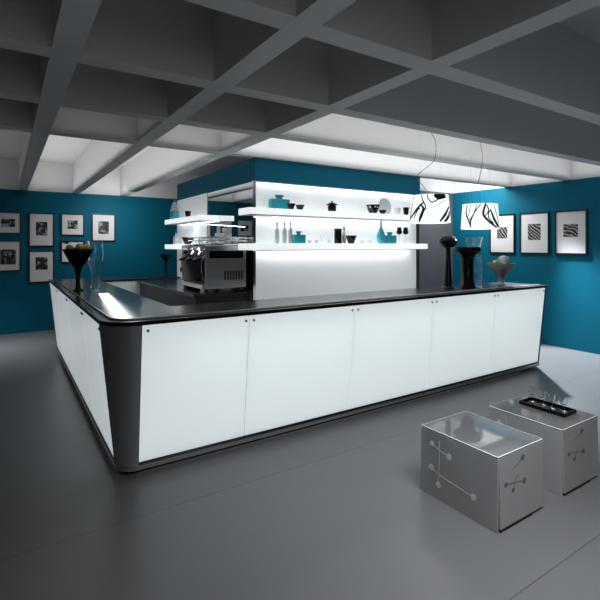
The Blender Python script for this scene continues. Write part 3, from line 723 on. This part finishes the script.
# cups on the machine
def cup_proto():
    c = thing('espresso_cup', '', 'cup', (0, 0, 0), 0, 'white cups on the coffee machine')
    obj('body', mk(lathe, wall_prof([(.022, 0), (.026, .006), (.036, .035), (.040, .062)], .003), 22), CERAMIC, c, smooth=True)
    bm = bmesh.new(); tube(bm, spline([(.037, 0, .05), (.056, 0, .046), (.054, 0, .024), (.032, 0, .02)], 5), .004, 6); obj('handle', bm, CERAMIC, c, smooth=True)
    return c
cp = None
cells = [(-.10, -.30), (-.01, -.30), (.08, -.30), (.17, -.30), (-.10, -.20), (-.01, -.20), (.08, -.20), (.17, -.20), (-.10, .0), (.03, .0), (-.10, .12), (.03, .12)]
zz = ZW+.5355*MS+.0004
row = ['nearest row', 'second row', 'third row', 'last row']; pos = ['at the handle side', 'second from the handles', 'third from the handles', 'by the mirror']
n = 0
for i, (a, b) in enumerate(cells):
    c = cup_proto() if cp is None else copy_tree(cp)
    cp = cp or c
    c.location = (mx+a, my+b, zz); c.rotation_euler = (0, 0, random.uniform(0, 6))
    r_ = 0 if b < -.25 else 1 if b < -.1 else 2 if b < .05 else 3
    j = [q for q in cells if q[1] == b].index((a, b))
    c['label'] = 'white cup on the coffee machine, %s, %s' % (row[r_], pos[j] if r_ < 2 else ('at the handle side' if j == 0 else 'towards the mirror'))
    if i in (1, 2, 5, 6):        # second cup of a stack
        d = copy_tree(cp); d.location = (mx+a, my+b, zz+.0632); d.rotation_euler = (0, 0, random.uniform(0, 6))
        d['label'] = 'white cup stacked on another on the coffee machine, %s, %s' % (row[r_], pos[j])
        if i in (2, 6):
            e = copy_tree(cp); e.location = (mx+a, my+b, zz+.1264); e['label'] = 'topmost white cup of a stack of three on the coffee machine, %s' % row[r_]
t = thing('coffee_grinder', 'black coffee grinder with clear bean hopper behind the coffee machine', 'grinder', (2.05, 5.775, ZW))
obj('body', boxes((-.09, .09, -.09, .09, 0, .34)), BLACK, t, bevel=.02, seg=3)
obj('hopper', mk(lathe, wall_prof([(.05, .341), (.06, .36), (.085, .44), (.09, .53)], .004), 28), CLEAR, t, smooth=True)
obj('hopper_lid', mk(lathe, [(0, .531), (.092, .531), (.088, .55), (0, .552)], 28), BLACK, t, smooth=True)
obj('spout', boxes((-.15, -.091, -.03, .03, .20, .26)), BLACK_SATIN, t, bevel=.008)
obj('fork', boxes((-.16, -.091, -.045, .045, .10, .115)), CHROME, t, bevel=.003)

# ------------------------------------------------------------------ acrylic cube tables
def cube_table(label, x0, x1, y0, y1, h, seed):
    """four side sheets and a top; flares slightly to the floor"""
    t = thing('cube_table', label, 'table', ((x0+x1)/2, (y0+y1)/2, 0), 0, 'acrylic cube tables')
    a, b = (x1-x0)/2, (y1-y0)/2; e = .012; k = .008
    obj('top', boxes((-a, a, -b, b, h-e, h)), ACRYLIC_TOP, t, bevel=.0055, seg=3)
    zt = h-e-.0005
    def sheet(name, p, q, n, z0):
        bm = bmesh.new(); n = Vector((*n, 0))
        p = Vector((*p, 0)); q = Vector((*q, 0)); o = n*k
        hexa(bm, [p+o+Vector((0, 0, z0)), q+o+Vector((0, 0, z0)), q+o-n*e+Vector((0, 0, z0)), p+o-n*e+Vector((0, 0, z0)),
                  p+Vector((0, 0, zt)), q+Vector((0, 0, zt)), q-n*e+Vector((0, 0, zt)), p-n*e+Vector((0, 0, zt))])
        return obj(name, bm, ACRYLIC, t, bevel=.002)
    s1 = sheet('side_sheet', (-a, b), (-a, -b), (-1, 0), 0)
    s2 = sheet('side_sheet', (a, -b), (a, b), (1, 0), 0)
    s3 = sheet('side_sheet', (-a+e, -b), (a-e, -b), (0, -1), .018)
    s4 = sheet('side_sheet', (a-e, b), (-a+e, b), (0, 1), 0)
    obj('shadow_gap_strip', boxes((-a+e+.002, a*.45, -b-k+.001, -b-k+.011, 0.001, .017)), PLINTH, t)  # black strip painted in as the shadow of the gap below the sheet
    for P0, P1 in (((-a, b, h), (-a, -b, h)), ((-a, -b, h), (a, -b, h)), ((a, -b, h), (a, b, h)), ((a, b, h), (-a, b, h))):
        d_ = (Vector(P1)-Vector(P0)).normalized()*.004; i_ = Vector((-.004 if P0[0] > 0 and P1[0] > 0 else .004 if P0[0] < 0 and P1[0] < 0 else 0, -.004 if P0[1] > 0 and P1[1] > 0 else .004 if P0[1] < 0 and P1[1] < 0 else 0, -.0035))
        bm = bmesh.new(); tube(bm, [Vector(P0)+d_+i_, Vector(P1)-d_+i_], .0036, 8); obj('edge_glint', bm, EDGE, t, smooth=True)  # pale tubes paint the highlight along the top edges
    # molecule drawing: dots joined by thin lines, on the two near sheets
    def molecule(m, pts, links, f, nm):
        bm = bmesh.new()
        for (px, pz, pr) in pts:
            P0 = f(px, pz); N = f.n
            M = Matrix.Translation(P0) @ N.to_track_quat('Z', 'Y').to_matrix().to_4x4()
            if pr > 0: lathe(bm, [(0, 0), (pr, 0), (pr, .0016), (0, .0016)], 22, M=M)
        for i, j in links:
            A = f(pts[i][0], pts[i][1]); B = f(pts[j][0], pts[j][1]); d = (B-A).normalized(); sd = d.cross(f.n)*.0016
            hexa(bm, [A-sd, A+sd, B+sd, B-sd, A-sd+f.n*.0014, A+sd+f.n*.0014, B+sd+f.n*.0014, B-sd+f.n*.0014])
        return obj(nm, bm, m, t)
    class Face:
        def __init__(s, o, u, n): s.o, s.u, s.n = Vector(o), Vector(u), Vector(n)
        def __call__(s, px, pz):
            return s.o + s.u*px + Vector((0, 0, pz)) + s.n*(k*(1-pz/zt)+.0004)
    L = 2*b
    fx = Face((-a, b, 0), (0, -1, 0), (-1, 0, 0))
    molecule(MOL_L, [(.16*L, .34, .017), (.27*L, .32, 0), (.40*L, .305, .020), (.27*L, .38, 0), (.27*L, .16, 0), (.155*L, .185, .020), (.26*L, .095, .020), (.72*L, .135, .019)],
             [(0, 1), (1, 2), (3, 1), (1, 4), (4, 5), (4, 6), (4, 7)], fx, 'molecule_print')
    fy = Face((-a, -b, 0), (1, 0, 0), (0, -1, 0)); W = 2*a
    molecule(MOL_D, [(.52*W, .375, .018), (.30*W, .33, 0), (.35*W, .25, 0), (.55*W, .235, .018), (.15*W, .26, .014), (.30*W, .21, .014), (.40*W, .29, 0)],
             [(0, 1), (2, 3), (2, 4), (2, 5), (2, 6)], fy, 'molecule_print')
    return t
cube_table('frosted acrylic cube table nearest the viewer, with an empty top', 2.36, 2.83, 1.56, 2.13, .435, 1)
cube_table('frosted acrylic cube table carrying a black tray', 3.065, 3.545, 1.56, 2.10, .435, 2)
tz = .4355
TX, TY = 3.375, 1.83
t = thing('serving_tray', 'black rectangular tray on the rear acrylic cube table', 'tray', (TX, TY, tz))
obj('base', boxes((-.083, .083, -.168, .168, 0, .012)), BLACK, t)
obj('rim', boxes((-.083, -.075, -.168, .168, .0121, .026), (.075, .083, -.168, .168, .0121, .026), (-.0749, .0749, -.168, -.160, .0121, .026), (-.0749, .0749, .160, .168, .0121, .026)), BLACK, t)
gl = [('first small clear glass on the black tray, at its end by the table edge', -.12), ('second small clear glass on the black tray from the table edge', -.04),
      ('third small clear glass on the black tray from the table edge', .04), ('last small clear glass on the black tray, nearest the counter', .12)]
g0 = None
for lab, yy in gl:
    if g0 is None:
        g0 = thing('cordial_glass', lab, 'glass', (TX, TY+yy, tz+.0125), 0, 'clear glasses on the tray')
        obj('foot', mk(lathe, [(0, 0), (.026, 0), (.025, .003), (.005, .008), (.004, .045), (0, .045)], 20), CLEAR, g0, smooth=True)
        obj('bowl', mk(lathe, wall_prof([(.004, .0455), (.018, .052), (.026, .075), (.024, .105)], .0018), 24), CLEAR, g0, smooth=True)
    else:
        c = copy_tree(g0); c.location = (TX+.01*(1 if yy > 0 else -1), TY+yy, tz+.0125); c['label'] = lab

# ------------------------------------------------------------------ lights
def area(name, loc, target, sx, sy, power, col=(1, 1, 1), spread=PI):
    L = bpy.data.lights.new(name, 'AREA'); L.shape = 'RECTANGLE'; L.size = sx; L.size_y = sy; L.energy = power; L.color = col; L.spread = spread
    o = bpy.data.objects.new(name, L); COL.objects.link(o); o.location = loc
    d = Vector(target)-Vector(loc); o.rotation_euler = d.to_track_quat('-Z', 'Y').to_euler()
    return o
def point(name, loc, power, col=(1, 1, 1), r=.05):
    L = bpy.data.lights.new(name, 'POINT'); L.energy = power; L.color = col; L.shadow_soft_size = r
    o = bpy.data.objects.new(name, L); COL.objects.link(o); o.location = loc; return o
COOL = (.93, .97, 1)
# inside the counter
area('counter_tube_front', (3.45, 3.62, 1.06), (3.45, 3.50, .4), 5.0, .10, 14.5, COOL)
o = area('counter_tube_side', (.90, 5.75, 1.06), (.80, 5.75, .4), 4.2, .10, 10, COOL); o.rotation_euler = (0, .15, PI/2)
# strips under the shelves and the bulkhead
area('strip_upper_shelf', (3.75, 4.72, 1.985), (3.75, 4.76, 1), 2.6, .05, 2.6, COOL)
area('strip_lower_shelf', (3.75, 4.72, 1.583), (3.75, 4.76, 1), 2.6, .05, 3.6, COOL)
area('strip_bulkhead', (3.85, 4.77, 2.405), (3.85, 4.78, 1), 2.7, .03, 2.6, COOL)
area('strip_side_shelf', (2.38, 6.7, 1.975), (2.42, 6.7, 1), .04, 1.5, 4.5, COOL)
area('strip_side_shelf_low', (2.38, 6.7, 1.575), (2.42, 6.7, 1), .04, 1.5, 4.5, COOL)
# added upward fill without fixtures, brightening the coffers beyond the near cross beams
for n_, x0, x1, y0, y1, p_ in (('side', -.56, .20, 4.83, 9.9, 1.8), ('left', .34, 1.10, 4.83, 9.9, 9.5), ('middle', 1.24, 2.00, 4.83, 9.9, 11), ('over_block', 2.14, 2.44, 4.83, 9.9, 6),
                             ('left_cross', .34, 1.10, 3.81, 4.69, .32), ('middle_cross', 1.24, 2.00, 3.81, 4.69, 1.1), ('block_cross', 2.14, 7.45, 3.81, 4.69, 21),
                             ('lamp_cross', 2.14, 7.45, 2.95, 3.67, 11), ('recess', 5.26, 7.45, 4.83, 5.92, 6)):
    area('coffer_fill_'+n_, ((x0+x1)/2, (y0+y1)/2, 2.70), ((x0+x1)/2, (y0+y1)/2, 4), x1-x0-.1, y1-y0-.1, p_)
# the pendants' own light
for u_, y_, z_ in ((430, 3.45, 1.895), (480, 3.50, 1.848)):
    x_, Z_ = at_y(u_, y_)
    point('pendant_light', (x_, y_, z_+.06), 5, (1, .98, .95), .03)
# added unseen lamps that brighten the teal walls near the block
area('wall_fill_right', (6.7, 5.0, 2.86), (7.5, 4.8, 1.5), .6, .3, 34, (1, 1, 1))
area('wall_fill_back', (1.75, 9.0, 2.45), (2.3, 10, 1.2), .5, .3, 11, (1, 1, 1))
# glow from the passage behind the far end of the counter
L = bpy.data.lights.new('passage_spot', 'SPOT'); L.energy = 1150; L.color = (.90, .95, 1); L.spot_size = 1.15; L.spot_blend = .5; L.shadow_soft_size = .06
o = bpy.data.objects.new('passage_spot', L); COL.objects.link(o); o.location = (7.15, 4.25, 2.64)
o.rotation_euler = (Vector((6.35, 3.0, 0))-o.location).to_track_quat('-Z', 'Y').to_euler()
# added soft fill from behind the viewer, and an added fill over the cube tables
area('room_fill', (1.0, -3.3, 1.9), (2.6, 3, .4), 4.0, 2.0, 26, (.95, .98, 1))
area('cube_fill', (2.1, .8, 2.45), (2.3, 1.1, 0), 1.0, 1.0, 29, (.96, .98, 1), 2.0)

area('machine_fill', (1.72, 5.25, 2.66), (1.85, 5.25, 1), .25, .9, 9, COOL, 1.0)  # added fill above the coffee machine and its cups, no fixture
area('aisle_fill', (-.4, 8.7, 2.6), (-.3, 8.6, 0), .5, .5, 14, (.95, .98, 1), 1.3)  # added lamp to lighten the floor by the far picture wall
w = bpy.data.worlds.new('world'); SC.world = w; w.use_nodes = True
w.node_tree.nodes['Background'].inputs['Color'].default_value = (.5, .55, .6, 1)
w.node_tree.nodes['Background'].inputs['Strength'].default_value = .1

# ------------------------------------------------------------------ camera
cam = bpy.data.cameras.new('camera'); co = bpy.data.objects.new('camera', cam); COL.objects.link(co)
co.location = (0, 0, EYE)
cam.sensor_width = 36; cam.lens = F/600*36; cam.shift_y = -55/600
cam.clip_start = .02
co.rotation_euler = Vector((.544, .839, 0)).to_track_quat('-Z', 'Y').to_euler()
SC.camera = co
SC.view_settings.view_transform = 'Standard'; SC.view_settings.look = 'None'; SC.view_settings.gamma = 1
SC.view_settings.use_curve_mapping = False
SC.view_settings.exposure = 0
